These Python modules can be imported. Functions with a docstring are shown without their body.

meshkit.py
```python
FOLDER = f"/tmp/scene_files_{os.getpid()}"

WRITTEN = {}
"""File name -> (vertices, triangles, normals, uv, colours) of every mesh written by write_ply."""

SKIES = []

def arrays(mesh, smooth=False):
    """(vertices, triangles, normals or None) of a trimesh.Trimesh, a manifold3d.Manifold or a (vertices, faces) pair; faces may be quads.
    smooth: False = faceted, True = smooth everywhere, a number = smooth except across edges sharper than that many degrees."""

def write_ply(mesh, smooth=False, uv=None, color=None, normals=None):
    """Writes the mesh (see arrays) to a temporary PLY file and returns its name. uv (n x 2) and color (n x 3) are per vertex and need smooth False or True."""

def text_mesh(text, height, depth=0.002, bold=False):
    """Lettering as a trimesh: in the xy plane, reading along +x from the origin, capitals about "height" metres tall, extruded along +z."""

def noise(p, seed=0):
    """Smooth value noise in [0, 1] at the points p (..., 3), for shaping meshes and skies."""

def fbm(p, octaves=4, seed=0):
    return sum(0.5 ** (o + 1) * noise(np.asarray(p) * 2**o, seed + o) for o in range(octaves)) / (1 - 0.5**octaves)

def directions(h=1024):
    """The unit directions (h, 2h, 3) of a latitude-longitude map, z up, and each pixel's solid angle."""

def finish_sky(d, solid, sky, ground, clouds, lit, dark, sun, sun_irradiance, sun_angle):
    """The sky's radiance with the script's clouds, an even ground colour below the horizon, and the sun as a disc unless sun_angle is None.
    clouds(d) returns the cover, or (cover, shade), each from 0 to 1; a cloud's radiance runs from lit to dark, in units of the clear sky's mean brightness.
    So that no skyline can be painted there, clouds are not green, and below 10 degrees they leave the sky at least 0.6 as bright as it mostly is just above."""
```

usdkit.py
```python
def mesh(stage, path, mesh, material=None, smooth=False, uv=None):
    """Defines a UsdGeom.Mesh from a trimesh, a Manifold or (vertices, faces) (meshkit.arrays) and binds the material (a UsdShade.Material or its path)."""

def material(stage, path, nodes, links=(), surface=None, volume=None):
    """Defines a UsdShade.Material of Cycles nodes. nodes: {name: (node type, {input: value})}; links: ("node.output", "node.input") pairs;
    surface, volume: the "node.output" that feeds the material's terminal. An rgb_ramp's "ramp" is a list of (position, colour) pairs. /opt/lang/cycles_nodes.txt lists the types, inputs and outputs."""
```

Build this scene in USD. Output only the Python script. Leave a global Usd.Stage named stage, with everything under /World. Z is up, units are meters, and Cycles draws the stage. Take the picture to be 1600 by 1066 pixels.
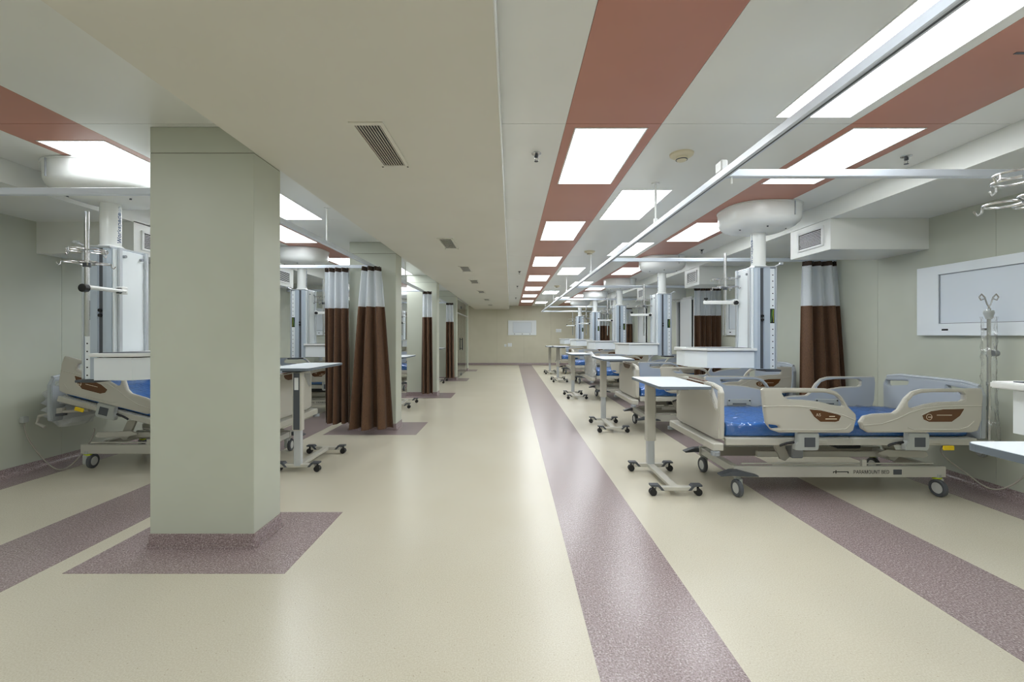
import math, numpy as np, trimesh, usdkit, meshkit
from pxr import Usd, UsdGeom, UsdLux, Gf, Sdf
from shapely.geometry import Polygon, box as sbox, Point
from shapely import affinity

stage = Usd.Stage.CreateInMemory()
UsdGeom.SetStageUpAxis(stage, 'Z'); UsdGeom.SetStageMetersPerUnit(stage, 1.0)
UsdGeom.Xform.Define(stage, '/World'); UsdGeom.Scope.Define(stage, '/World/Looks')

# ------------------------------------------------------------------ camera, light, exposure
EYE = 1.35
cam = UsdGeom.Camera.Define(stage, '/World/camera')
cam.CreateHorizontalApertureAttr(36.0)
cam.CreateFocalLengthAttr(690.0 / 1600 * 36)
cam.CreateHorizontalApertureOffsetAttr(2.0 / 1600 * 36)
cam.CreateVerticalApertureOffsetAttr(-9.5 / 1600 * 36)
cam.CreateClippingRangeAttr(Gf.Vec2f(0.05, 200))
cam.AddTranslateOp().Set(Gf.Vec3d(0, 0, EYE)); cam.AddRotateXOp().Set(90.0)
cam.CreateExposureAttr(0.55)
LIGHT = 7.4                                   # the ceiling panels' own radiance
LIGHT_COLOR = (0.93, 0.972, 1.0)
dome = UsdLux.DomeLight.Define(stage, '/World/night_sky'); dome.CreateIntensityAttr(0.02); dome.CreateColorAttr(Gf.Vec3f(0.5, 0.65, 1.0))

# ------------------------------------------------------------------ materials
def lin(c): return tuple(((x / 255) / 12.92 if x / 255 < 0.04045 else ((x / 255 + 0.055) / 1.055) ** 2.4) for x in c)
def mat(name, rgb, rough=0.5, **kw):
    return usdkit.material(stage, '/World/Looks/' + name, {'p': ('principled_bsdf', {'base_color': lin(rgb), 'roughness': rough, **kw})}, [], surface='p.BSDF')
def mottled(name, stops, scale, rough, detail=2.0, kind='noise', bump=0.0, **kw):
    nodes = {'g': ('geometry', {}), 't': ('noise_texture', {'scale': scale, 'detail': detail, 'roughness': 0.6}),
             'r': ('rgb_ramp', {'ramp': [(a, lin(c)) for a, c in stops]}), 'p': ('principled_bsdf', {'roughness': rough, **kw})}
    links = [('g.position', 't.vector'), ('t.fac', 'r.fac'), ('r.color', 'p.base_color')]
    if bump:
        nodes['b'] = ('bump', {'strength': bump, 'distance': 0.01}); links += [('t.fac', 'b.height'), ('b.normal', 'p.normal')]
    return usdkit.material(stage, '/World/Looks/' + name, nodes, links, surface='p.BSDF')

M = {}
# beige speckled vinyl: small brown flecks in a warm cream field
M['vinyl'] = usdkit.material(stage, '/World/Looks/vinyl', {
    'g': ('geometry', {}), 'n': ('noise_texture', {'scale': 1.3, 'detail': 3.0}), 'r': ('rgb_ramp', {'ramp': [(0.3, lin((207, 201, 183))), (0.7, lin((211, 206, 190)))]}),
    'f': ('noise_texture', {'scale': 150.0, 'detail': 2.0}), 'fr': ('rgb_ramp', {'ramp': [(0.35, lin((240, 237, 230))), (0.65, lin((255, 255, 255)))]}),
    'mx': ('mix_color', {'blend_type': 'multiply', 'fac': 1.0}),
    'v': ('voronoi_texture', {'scale': 32.0}), 'vr': ('rgb_ramp', {'ramp': [(0.0, (1, 1, 1)), (0.055, (1, 1, 1)), (0.09, (0, 0, 0)), (1.0, (0, 0, 0))]}),
    'm2': ('mix_color', {'b': lin((138, 112, 82))}), 'ml': ('math', {'math_type': 'multiply', 'value2': 0.6}),
    'p': ('principled_bsdf', {'roughness': 0.29, 'specular_ior_level': 0.5})},
    [('g.position', 'n.vector'), ('g.position', 'f.vector'), ('g.position', 'v.vector'), ('n.fac', 'r.fac'), ('f.fac', 'fr.fac'), ('r.color', 'mx.a'), ('fr.color', 'mx.b'),
     ('mx.result', 'm2.a'), ('v.distance', 'vr.fac'), ('vr.color', 'ml.value1'), ('ml.value', 'm2.fac'), ('m2.result', 'p.base_color')], surface='p.BSDF')
M['granite'] = mottled('granite', [(0.30, (110, 95, 95)), (0.46, (146, 129, 129)), (0.58, (164, 148, 148)), (0.72, (212, 202, 201))], 120.0, 0.25, 3.0)
M['wall'] = mottled('wall', [(0.3, (190, 194, 179)), (0.7, (195, 199, 185))], 2.0, 0.42)
M['wall_beige'] = mottled('wall_beige', [(0.3, (206, 202, 180)), (0.7, (211, 207, 186))], 2.0, 0.42)  # lighter, warmer copy of the wall: far end brightness put into the colour
M['joint'] = mat('joint', (120, 118, 104), 0.8)
M['ceiling_white'] = mottled('ceiling_white', [(0.3, (228, 230, 225)), (0.7, (233, 235, 230))], 1.2, 0.30)
M['ceiling_red'] = mottled('ceiling_red', [(0.3, (184, 128, 110)), (0.7, (190, 133, 115))], 1.5, 0.38)
M['soffit'] = mottled('soffit', [(0.3, (217, 215, 203)), (0.7, (221, 219, 208))], 1.2, 0.6)
M['light'] = usdkit.material(stage, '/World/Looks/light', {'e': ('emission', {'color': LIGHT_COLOR, 'strength': LIGHT})}, [], surface='e.emission')
M['white'] = mat('white', (232, 234, 232), 0.4)
M['gloss_white'] = mat('gloss_white', (234, 237, 235), 0.22)
M['panel_white'] = mat('panel_white', (233, 239, 242), 0.25)
M['screen'] = mat('screen', (222, 230, 237), 0.2)
M['black'] = mat('black', (24, 24, 26), 0.45)
M['dark'] = mat('dark', (40, 40, 42), 0.5)
M['dark_grey'] = mat('dark_grey', (78, 82, 88), 0.45)
M['grey'] = mat('grey', (150, 155, 160), 0.4)
M['alu'] = mat('alu', (206, 211, 216), 0.3, metallic=0.55)
M['steel_blue'] = mat('steel_blue', (184, 196, 208), 0.32, metallic=0.12)
M['chrome'] = mat('chrome', (206, 206, 206), 0.22, metallic=1.0)
M['rail_white'] = mat('rail_white', (214, 222, 232), 0.3)
M['cream'] = mat('cream', (194, 191, 180), 0.38)
M['cream_metal'] = mat('cream_metal', (192, 190, 180), 0.4)
M['bed_grey'] = mat('bed_grey', (174, 180, 184), 0.38)
M['latch_grey'] = mat('latch_grey', (172, 176, 172), 0.4)
M['brown_label'] = mat('brown_label', (96, 62, 34), 0.3)
M['label_print'] = mat('label_print', (216, 200, 176), 0.5)
M['print_dark'] = mat('print_dark', (38, 36, 36), 0.5)
M['print_blue'] = mat('print_blue', (86, 104, 136), 0.5)
M['print_light'] = mat('print_light', (160, 176, 196), 0.5)
M['rubber'] = mat('rubber', (84, 87, 92), 0.6)
M['hub'] = mat('hub', (206, 208, 206), 0.4)
M['yellow'] = mat('yellow', (240, 206, 20), 0.5)
M['lime'] = mat('lime', (186, 200, 40), 0.5)
M['laminate'] = mat('laminate', (222, 228, 232), 0.3)
M['edge_grey'] = mat('edge_grey', (112, 122, 132), 0.45)
M['detector'] = mat('detector', (214, 206, 178), 0.5)
M['cable'] = mat('cable', (158, 152, 142), 0.5)
M['red_orange'] = mat('red_orange', (206, 96, 60), 0.5)
M['green'] = mat('green', (70, 150, 70), 0.5)
def fabric(name, rgb, dark):
    return usdkit.material(stage, '/World/Looks/' + name, {'g': ('geometry', {}), 'm': ('mapping', {'scale': (220.0, 220.0, 40.0)}), 'n': ('noise_texture', {'scale': 1.0, 'detail': 2.0}),
        'r': ('rgb_ramp', {'ramp': [(0.3, lin(dark)), (0.7, lin(rgb))]}), 'p': ('principled_bsdf', {'roughness': 0.75, 'sheen_weight': 0.15})},
        [('g.position', 'm.vector'), ('m.vector', 'n.vector'), ('n.fac', 'r.fac'), ('r.color', 'p.base_color')], surface='p.BSDF')
M['curtain_brown'] = fabric('curtain_brown', (104, 72, 47), (80, 54, 34))
M['curtain_band'] = fabric('curtain_band', (66, 46, 32), (46, 32, 22))
M['net'] = usdkit.material(stage, '/World/Looks/net', {'d': ('diffuse_bsdf', {'color': lin((236, 240, 244))}), 't': ('translucent_bsdf', {'color': lin((236, 240, 244))}), 'x': ('transparent_bsdf', {'color': (1, 1, 1)}),
    'm1': ('mix_closure', {'fac': 0.35}), 'm2': ('mix_closure', {'fac': 0.22})},
    [('d.BSDF', 'm1.closure1'), ('t.BSDF', 'm1.closure2'), ('m1.closure', 'm2.closure1'), ('x.BSDF', 'm2.closure2')], surface='m2.closure')
M['mattress'] = usdkit.material(stage, '/World/Looks/mattress', {'g': ('geometry', {}), 'n': ('noise_texture', {'scale': 7.0, 'detail': 3.0, 'distortion': 1.5}), 'b': ('bump', {'strength': 0.35, 'distance': 0.02}),
    'p': ('principled_bsdf', {'base_color': lin((14, 104, 184)), 'roughness': 0.4})}, [('g.position', 'n.vector'), ('n.fac', 'b.height'), ('b.normal', 'p.normal')], surface='p.BSDF')
def film(name, clear, tint=(1, 1, 1), rough=0.12):
    return usdkit.material(stage, '/World/Looks/' + name, {'x': ('transparent_bsdf', {'color': tint}), 'd': ('principled_bsdf', {'base_color': (0.8, 0.84, 0.88), 'roughness': rough, 'specular_ior_level': 0.9}), 'm': ('mix_closure', {'fac': clear})},
        [('d.BSDF', 'm.closure1'), ('x.BSDF', 'm.closure2')], surface='m.closure')
M['film'] = usdkit.material(stage, '/World/Looks/film', {'g': ('geometry', {}), 'm': ('mapping', {'scale': (2.6, 4.6, 4.6)}), 'n': ('noise_texture', {'type': 'ridged_multifractal', 'scale': 1.6, 'detail': 4.0, 'distortion': 1.2}),
    'b': ('bump', {'strength': 0.9, 'distance': 0.03}), 'x': ('transparent_bsdf', {'color': (1, 1, 1)}), 'gl': ('glossy_bsdf', {'color': (1, 1, 1), 'roughness': 0.16}), 'f': ('layer_weight', {'blend': 0.35}), 'c': ('math', {'math_type': 'multiply_add', 'value2': 0.45, 'value3': 0.07}), 'mx': ('mix_closure', {}), 'd': ('diffuse_bsdf', {'color': (0.85, 0.88, 0.92)}), 'cr': ('rgb_ramp', {'ramp': [(0.0, (0, 0, 0)), (0.50, (0.02, 0.02, 0.02)), (0.74, (0.55, 0.55, 0.55)), (1.0, (0.8, 0.8, 0.8))]}), 'm3': ('mix_closure', {})},
    [('n.fac', 'cr.fac'), ('cr.color', 'm3.fac'), ('mx.closure', 'm3.closure1'), ('d.BSDF', 'm3.closure2'), ('g.position', 'm.vector'), ('m.vector', 'n.vector'), ('n.fac', 'b.height'), ('b.normal', 'gl.normal'), ('b.normal', 'f.normal'), ('f.fresnel', 'c.value1'), ('c.value', 'mx.fac'), ('x.BSDF', 'mx.closure1'), ('gl.BSDF', 'mx.closure2')], surface='m3.closure')
M['wrap'] = film('wrap', 0.58)
def pane(name, tint):
    return usdkit.material(stage, '/World/Looks/' + name, {'f': ('fresnel', {'IOR': 1.5}), 'x': ('transparent_bsdf', {'color': tint}), 'g': ('glossy_bsdf', {'color': (1, 1, 1), 'roughness': 0.03}), 'm': ('mix_closure', {})},
        [('f.fac', 'm.fac'), ('x.BSDF', 'm.closure1'), ('g.BSDF', 'm.closure2')], surface='m.closure')
M['glass'] = pane('glass', (0.80, 0.90, 0.88))
M['dark_glass'] = pane('dark_glass', (0.30, 0.34, 0.36))

# ------------------------------------------------------------------ scene helpers
used = {}
def numbered(parent, name):
    k = used.get((parent, name), 0); used[(parent, name)] = k + 1
    return name if k == 0 else f'{name}_{k:03d}'
def data(p, label=None, cat=None, group=None, kind=None):
    for k, v in (('label', label), ('category', cat), ('group', group), ('kind', kind)):
        if v: p.SetCustomDataByKey(k, v)
    return p
def thing(name, label, cat, loc=(0, 0, 0), rz=0.0, group=None, kind=None):
    x = UsdGeom.Xform.Define(stage, '/World/' + numbered('/World', name))
    x.AddTranslateOp().Set(Gf.Vec3d(*map(float, loc))); x.AddRotateZOp().Set(float(rz))
    return data(x.GetPrim(), label, cat, group, kind)
def dup(src, label, loc, rz=0.0, group=None):
    was = src.GetCustomData(); base = src.GetName().rsplit('_', 1)[0] if src.GetName()[-3:].isdigit() else src.GetName()
    r = thing(base, label, was['category'], loc, rz, group or was.get('group'))
    r.GetReferences().AddInternalReference(src.GetPath()); r.SetInstanceable(True)
    return r
def P(parent, name, mesh, m, smooth=False, label=None, kind=None):
    par = str(parent.GetPath())
    if isinstance(mesh, list): mesh = trimesh.util.concatenate(mesh)
    g = usdkit.mesh(stage, par + '/' + numbered(par, name), mesh, M[m], smooth=smooth)
    return data(g.GetPrim(), label, None, None, kind)

# ------------------------------------------------------------------ mesh helpers
def bx(x0, x1, y0, y1, z0, z1, r=0.0):
    c = np.array([(x0 + x1) / 2, (y0 + y1) / 2, (z0 + z1) / 2]); h = np.abs(np.array([x1 - x0, y1 - y0, z1 - z0])) / 2
    if r <= 0:
        m = trimesh.creation.box(2 * h); m.apply_translation(c); return m
    r = min(r, 0.49 * 2 * h.min()); pts = []
    for s in np.array(np.meshgrid([-1, 1], [-1, 1], [-1, 1])).T.reshape(-1, 3):
        for k in range(3):
            q = h - r; q[k] = h[k]; pts.append(s * q)
    m = trimesh.convex.convex_hull(np.array(pts)); m.apply_translation(c); return m
def tube(path, r, n=8, closed=False):
    p = np.asarray(path, float); k = len(p)
    t = np.gradient(p, axis=0) if not closed else (np.roll(p, -1, 0) - np.roll(p, 1, 0))
    t /= np.maximum(np.linalg.norm(t, axis=1, keepdims=True), 1e-9)
    up = np.array([0, 0, 1.0]) if abs(t[0][2]) < 0.9 else np.array([1.0, 0, 0])
    u = np.cross(t[0], up); u /= np.linalg.norm(u); V = []
    a = np.arange(n) * 2 * np.pi / n
    for i in range(k):
        u = u - t[i] * (u @ t[i]); u /= np.linalg.norm(u); w = np.cross(t[i], u)
        V.append(p[i] + r * (np.cos(a)[:, None] * u + np.sin(a)[:, None] * w))
    V = np.vstack(V); F = []
    for i in range(k if closed else k - 1):
        j = (i + 1) % k
        for q in range(n):
            b = (q + 1) % n; F += [[i * n + q, i * n + b, j * n + b], [i * n + q, j * n + b, j * n + q]]
    if not closed:
        c0, c1 = len(V), len(V) + 1; V = np.vstack([V, p[0], p[-1]])
        for q in range(n):
            b = (q + 1) % n; F += [[c0, b, q], [c1, (k - 1) * n + q, (k - 1) * n + b]]
    m = trimesh.Trimesh(V, F, process=False)
    if m.volume < 0: m.invert()
    return m
def arc(c, r, a0, a1, n=10, plane='xy'):
    a = np.radians(np.linspace(a0, a1, n)); o = np.zeros((n, 3)); i, j = {'xy': (0, 1), 'xz': (0, 2), 'yz': (1, 2)}[plane]
    o[:, i] = r * np.cos(a); o[:, j] = r * np.sin(a); return o + np.asarray(c, float)
def ring(c, r, rad, n=20, plane='xy'): return tube(arc(c, r, 0, 360 - 360 / n, n, plane), rad, 6, closed=True)
def cyl(c, r, h, axis='z', n=20):
    m = trimesh.creation.cylinder(radius=r, height=h, sections=n)
    if axis == 'x': m.apply_transform(trimesh.transformations.rotation_matrix(np.pi / 2, [0, 1, 0]))
    if axis == 'y': m.apply_transform(trimesh.transformations.rotation_matrix(np.pi / 2, [1, 0, 0]))
    m.apply_translation(c); return m
def lathe(profile, n=24, loc=(0, 0, 0)):
    p = np.array(profile, float); m = trimesh.creation.revolve(p, sections=n); m.apply_translation(loc)
    if m.volume < 0: m.invert()
    return m
def extr(poly, t, z0=0.0):
    ps = getattr(poly, 'geoms', [poly]); out = []
    for q in ps:
        if q.area < 1e-7: continue
        m = trimesh.creation.extrude_polygon(q, t, engine='earcut'); m.apply_translation([0, 0, z0]); out.append(m)
    return trimesh.util.concatenate(out)
def rounded_extr(poly, t, b, steps=3):      # edges rounded off in small steps
    out = []
    for k in range(steps):
        a = (k + 0.5) / steps * np.pi / 2; ins = b * (1 - math.cos(a)); ht = t - 2 * b * (1 - math.sin(a))
        out.append(extr(poly.buffer(-ins, join_style=1, quad_segs=4).simplify(0.0003), ht, -ht / 2))
    return trimesh.util.concatenate(out)
XZ = np.array([[1, 0, 0, 0], [0, 0, -1, 0], [0, 1, 0, 0], [0, 0, 0, 1.0]])     # xy drawing stands up in the xz plane, its face to -y
YZ = np.array([[0, 0, 1, 0], [1, 0, 0, 0], [0, 1, 0, 0], [0, 0, 0, 1.0]])      # xy drawing stands up in the yz plane, its face to +x
def stand(m, T, loc=(0, 0, 0)):
    m = m.copy(); m.apply_transform(T); m.apply_translation(loc); return m
def soft(poly, r): return poly.buffer(-r, quad_segs=5).buffer(2 * r, quad_segs=5).buffer(-r, quad_segs=5)
def rrect(x0, x1, y0, y1, r): return sbox(x0 + r, y0 + r, x1 - r, y1 - r).buffer(r, quad_segs=5)
def rot(m, deg, axis, pt=(0, 0, 0)):
    m = m.copy(); m.apply_transform(trimesh.transformations.rotation_matrix(math.radians(deg), axis, pt)); return m
def move(m, v):
    m = m.copy(); m.apply_translation(v); return m

ORD = ['nearest', 'second nearest', 'third nearest', 'fourth nearest', 'fifth nearest', 'sixth nearest', 'seventh nearest', 'eighth nearest']

# ------------------------------------------------------------------ the room
LW, RW, Y0, Y1, CZ = -4.78, 4.12, -2.6, 20.0, 2.67
floor = thing('floor', 'glossy speckled cream vinyl floor with mauve granite inlay stripes', 'floor', kind='structure')
P(floor, 'vinyl_sheet', bx(LW - .1, RW + .1, Y0 - .1, Y1 + .1, -.1, 0), 'vinyl')
for x0, x1 in ((.35, .935), (2.115, 2.715), (-3.272, -2.675), (LW, -4.446), (3.738, RW)):
    P(floor, 'inlay_stripe', bx(x0, x1, Y0, Y1, -.01, .001), 'granite')
P(floor, 'inlay_stripe', bx(-4.446, 3.738, Y1 - .2, Y1, -.01, .0012), 'granite')
COLY = [2.80 + 3.465 * k for k in range(5)]
for y in COLY:
    P(floor, 'column_mat', bx(-2.535, -1.278, y - .305, y + .56, -.01, .0014), 'granite')

def wall(name, label, axis, at, out, a0, a1, step, first, holes=(), skin='wall'):
    w = thing(name, label, 'wall', kind='structure')
    t = 0.1 * out
    def slab(u0, u1, z0, z1, d0, d1, r=0):
        lo, hi = sorted((at + d0, at + d1))
        return bx(lo, hi, u0, u1, z0, z1, r) if axis == 'x' else bx(u0, u1, lo, hi, z0, z1, r)
    def pieces(u0, u1, z0, z1):
        res = [(u0, u1, z0, z1)]
        for h in holes:
            nxt = []
            for (a, b, c, d) in res:
                if h[1] <= a or h[0] >= b: nxt.append((a, b, c, d)); continue
                if h[0] > a: nxt.append((a, h[0], c, d))
                if h[1] < b: nxt.append((h[1], b, c, d))
                m0, m1 = max(a, h[0]), min(b, h[1])
                if h[2] > c: nxt.append((m0, m1, c, h[2]))
                if h[3] < d: nxt.append((m0, m1, h[3], d))
            res = nxt
        return res
    P(w, 'backing', [slab(a, b, c, d, .012 * out, t) for a, b, c, d in pieces(a0, a1, 0, CZ)], 'joint')
    edges = [a0]; u = first
    while u < a1 - .05:
        if u > a0 + .05: edges.append(u)
        u += step
    edges.append(a1)
    for a, b in zip(edges[:-1], edges[1:]):
        P(w, 'wall_panel', [slab(p, q, c, d, 0, .0125 * out) for p, q, c, d in pieces(a + .0015, b - .0015, 0, CZ)], skin)
    return w
WIN = [(9.92, 11.0, 1.0, 2.2), (13.3, 14.32, 1.0, 2.2)]
wall('wall_right', 'pale sage panelled wall behind the heads of the right-hand beds', 'x', RW, 1, Y0, Y1, 1.21, 3.75 - 1.21 * 6, WIN)
wall('wall_left', 'pale sage panelled wall behind the heads of the left-hand beds', 'x', LW, -1, Y0, Y1, 1.21, 4.70 - 1.21 * 7)
wall('wall_back', 'far end wall with brighter warm light painted in, carrying a white display', 'y', Y1, 1, LW, RW, 1.21, -1.83, (), 'wall_beige')
wall('wall_front', 'pale sage wall behind the viewpoint', 'y', Y0, -1, LW, RW, 1.21, -1.83)
cove = Polygon([(0, .0), (.075, .0), (.05, .004), (.028, .014), (.014, .03), (.008, .05), (.006, .08), (0, .08)])
def baseboard(name, label, mesh):
    b = thing(name, label, 'baseboard', kind='structure'); P(b, 'skirting', mesh, 'granite', smooth=40)
def coved(length):      # runs along +y, wall at x=0, room on +x
    m = stand(extr(cove, length), XZ); m.apply_translation([0, length, 0]); return m
L = Y1 - Y0
baseboard('baseboard_left', 'coved mauve skirting along the left wall', move(coved(L), [LW, Y0, 0]))
baseboard('baseboard_right', 'coved mauve skirting along the right wall', move(rot(coved(L), 180, [0, 0, 1]), [RW, Y1, 0]))
baseboard('baseboard_back', 'coved mauve skirting along the far end wall', move(rot(coved(RW - LW), -90, [0, 0, 1]), [LW, Y1, 0]))

# ceiling panels, lights let into them
BY = [2.76 + 2.313 * k for k in range(-3, 8)]; BY[0] = Y0; BY[-1] = Y1
STRIPS = [('w', -3.80, -3.29), ('r', -3.29, -2.70), ('w', -2.70, -1.63), ('w', -.06, .345), ('r', .345, .945), ('w', .945, 2.13), ('r', 2.13, 2.74), ('w', 2.74, 3.14)]
PL, PW = 1.04, .462
rows = []
for k in range(-2, 7): rows.append(('A', .411, 2.815 + 2.313 * k))
for k, y in enumerate([-.69, 1.64, 4.02, 6.34, 8.70, 11.0, 13.3, 15.35, 17.5]): rows.append(('B', 1.60 if k % 2 else 1.012, y))
for y in [-1.7, .6, 2.815, 5.19, 8.63, 12.05, 14.35, 17.0]: rows.append(('C', 2.19, y))
for y in [-1.5, .7, 3.0, 5.28, 7.6, 9.8, 12.2, 14.5, 16.9]: rows.append(('D', -3.225, y))
for y in [-.7, 4.02, 8.65, 13.25]: rows.append(('E', -2.61, y))
def near(y):  # keep a light inside one row of panels
    for a, b in zip(BY[:-1], BY[1:]):
        if a - .2 <= y < b - .2: return min(max(y, a + .02), b - PL - .02)
    return y
rows = [(r, x, near(y)) for r, x, y in rows]
ceil = thing('ceiling', 'flat ceiling of white and terracotta metal panels', 'ceiling', kind='structure')
P(ceil, 'backing', bx(LW - .1, RW + .1, Y0 - .1, Y1 + .1, 2.70, 2.80), 'joint')
for kind, x0, x1 in STRIPS:
    for a, b in zip(BY[:-1], BY[1:]):
        q = sbox(x0 + .001, a + .002, x1 - .001, b - .002)
        for _, lx, ly in rows:
            q = q.difference(sbox(lx - .004, ly - .004, lx + PW + .004, ly + PL + .004))
        P(ceil, 'ceiling_panel', extr(q, .025, CZ), 'ceiling_white' if kind == 'w' else 'ceiling_red')
# narrow service slots in the nearest right-hand terracotta strip
P(ceil, 'service_slot', bx(2.36, 2.70, 2.06, 2.075, CZ - .002, CZ + .01), 'dark_grey')
ROWNAME = {'A': 'in the terracotta strip over the aisle', 'B': 'in the white ceiling beside the right-hand curtain rail', 'C': 'in the terracotta strip over the right-hand beds',
           'D': 'in the terracotta strip over the left-hand beds', 'E': 'in the white ceiling over the left-hand bed feet'}
count = {}; light0 = None
for r, lx, ly in sorted(rows, key=lambda t: (t[0], t[2])):
    if ly < (1.5 if r == 'B' else 2.0):
        k = count.get(r + 'x', 0); count[r + 'x'] = k + 1
        lab, grp = ('farther' if k == 0 and r != 'E' else 'nearer') + ' white ceiling light behind the viewpoint ' + ROWNAME[r].replace('beside the right-hand curtain rail', 'by the right rail'), 'ceiling light panels'
    else:
        k = count.get(r, 0); count[r] = k + 1
        lab, grp = f'{ORD[k]} flat white ceiling light {ROWNAME[r]}', 'ceiling light panels'
    if light0 is None:
        light0 = t = thing('ceiling_light', lab, 'ceiling light', (lx, ly, CZ), 0, grp)
        fr = sbox(-.003, -.003, PW + .003, PL + .003).difference(sbox(.006, .006, PW - .006, PL - .006))
        P(t, 'frame', extr(fr, .02, -.002), 'white')
        P(t, 'diffuser', bx(.006, PW - .006, .006, PL - .006, .002, .012), 'light', label='glowing white diffuser')
    else: dup(light0, lab, (lx, ly, CZ), 0, grp)

t = thing('trim_1', 'long dropped cream soffit running over the aisle', 'soffit', kind='structure')
P(t, 'soffit_board', bx(-1.628, -.062, Y0, Y1, 2.51, 2.70), 'soffit')
P(t, 'edge_trim', bx(-.0615, -.056, Y0, Y1, 2.512, 2.668), 'white')
t = thing('trim_2', 'dropped white bulkhead along the top of the left wall', 'bulkhead', kind='structure')
P(t, 'bulkhead_board', bx(LW, -3.80, Y0, Y1, 2.49, 2.70), 'ceiling_white')
t = thing('trim_3', 'dropped white bulkhead along the top of the right wall', 'bulkhead', kind='structure')
P(t, 'bulkhead_board', bx(3.14, RW, Y0, Y1, 2.50, 2.70), 'ceiling_white')
n_trim = 4
def grille(parent_label, loc, rz, w, h, n, vertical=False):
    t = thing('wall_vent', parent_label, 'air vent', loc, rz, 'air vents on the duct boxes')
    P(t, 'frame', stand(extr(sbox(-w/2, -h/2, w/2, h/2).difference(sbox(-w/2 + .025, -h/2 + .022, w/2 - .025, h/2 - .022)), .012), XZ), 'white')
    P(t, 'backing', bx(-w/2 + .02, w/2 - .02, -.004, -.001, -h/2 + .02, h/2 - .02), 'black')
    for k in range(n):
        z = -h/2 + .03 + (k + .5) * (h - .06) / n
        P(t, 'slat', rot(bx(-w/2 + .025, w/2 - .025, -.0055, -.0015, z - .0022, z + .0022), 0, [1, 0, 0]), 'white')
    return t
g0 = None
for s, X, xw, ys, zb in ((1, 3.15, RW, [4.35, 7.38, 10.38, 13.4, 16.5], 2.195), (-1, -3.80, LW, [4.45, 7.10, 10.1, 13.1, 16.1], 2.17)):
    side = 'right' if s > 0 else 'left'
    for k, y in enumerate(ys):
        t = thing(f'trim_{n_trim}', f'{ORD[k]} white duct box hanging below the {side} wall bulkhead', 'duct box', kind='structure'); n_trim += 1
        P(t, 'duct_box', bx(min(X, xw), max(X, xw), y, y + .62, zb, 2.50), 'ceiling_white')
        lab = f'{ORD[k]} louvred white vent on the {side} wall duct boxes'
        loc, rz = (X - s * .001, y + .29, zb + .155), -90 if s > 0 else 90
        if g0 is None: g0 = grille(lab, loc, rz, .40, .20, 9)
        else: dup(g0, lab, loc, rz)

# columns
col0 = None
for k, y in enumerate(COLY):
    lab = f'{ORD[k]} square sage column in the left-hand row' if k < 4 else 'farthest square sage column, beyond the glass partition'
    if col0 is None:
        col0 = c = thing('column', lab, 'column', (-1.958, y + .16, 0), 0, 'columns along the aisle', 'structure')
        P(c, 'column_panel', bx(-.33, .33, -.16, .16, 0, 2.503, .003), 'wall'); P(c, 'column_panel', bx(-.33, .33, -.16, .16, 2.507, 2.669, .003), 'wall')
        P(c, 'joint', bx(-.327, .327, -.157, .157, 2.49, 2.52), 'joint')
        sk = rrect(-.337, .337, -.167, .167, .008)
        P(c, 'skirting', [extr(sk, .09, .0), extr(sk.buffer(.008), .03, 0), extr(sk.buffer(.02), .012, 0)], 'granite')
    else:
        d = dup(col0, lab, (-1.958, y + .16, 0)); data(d, kind='structure')

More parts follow.
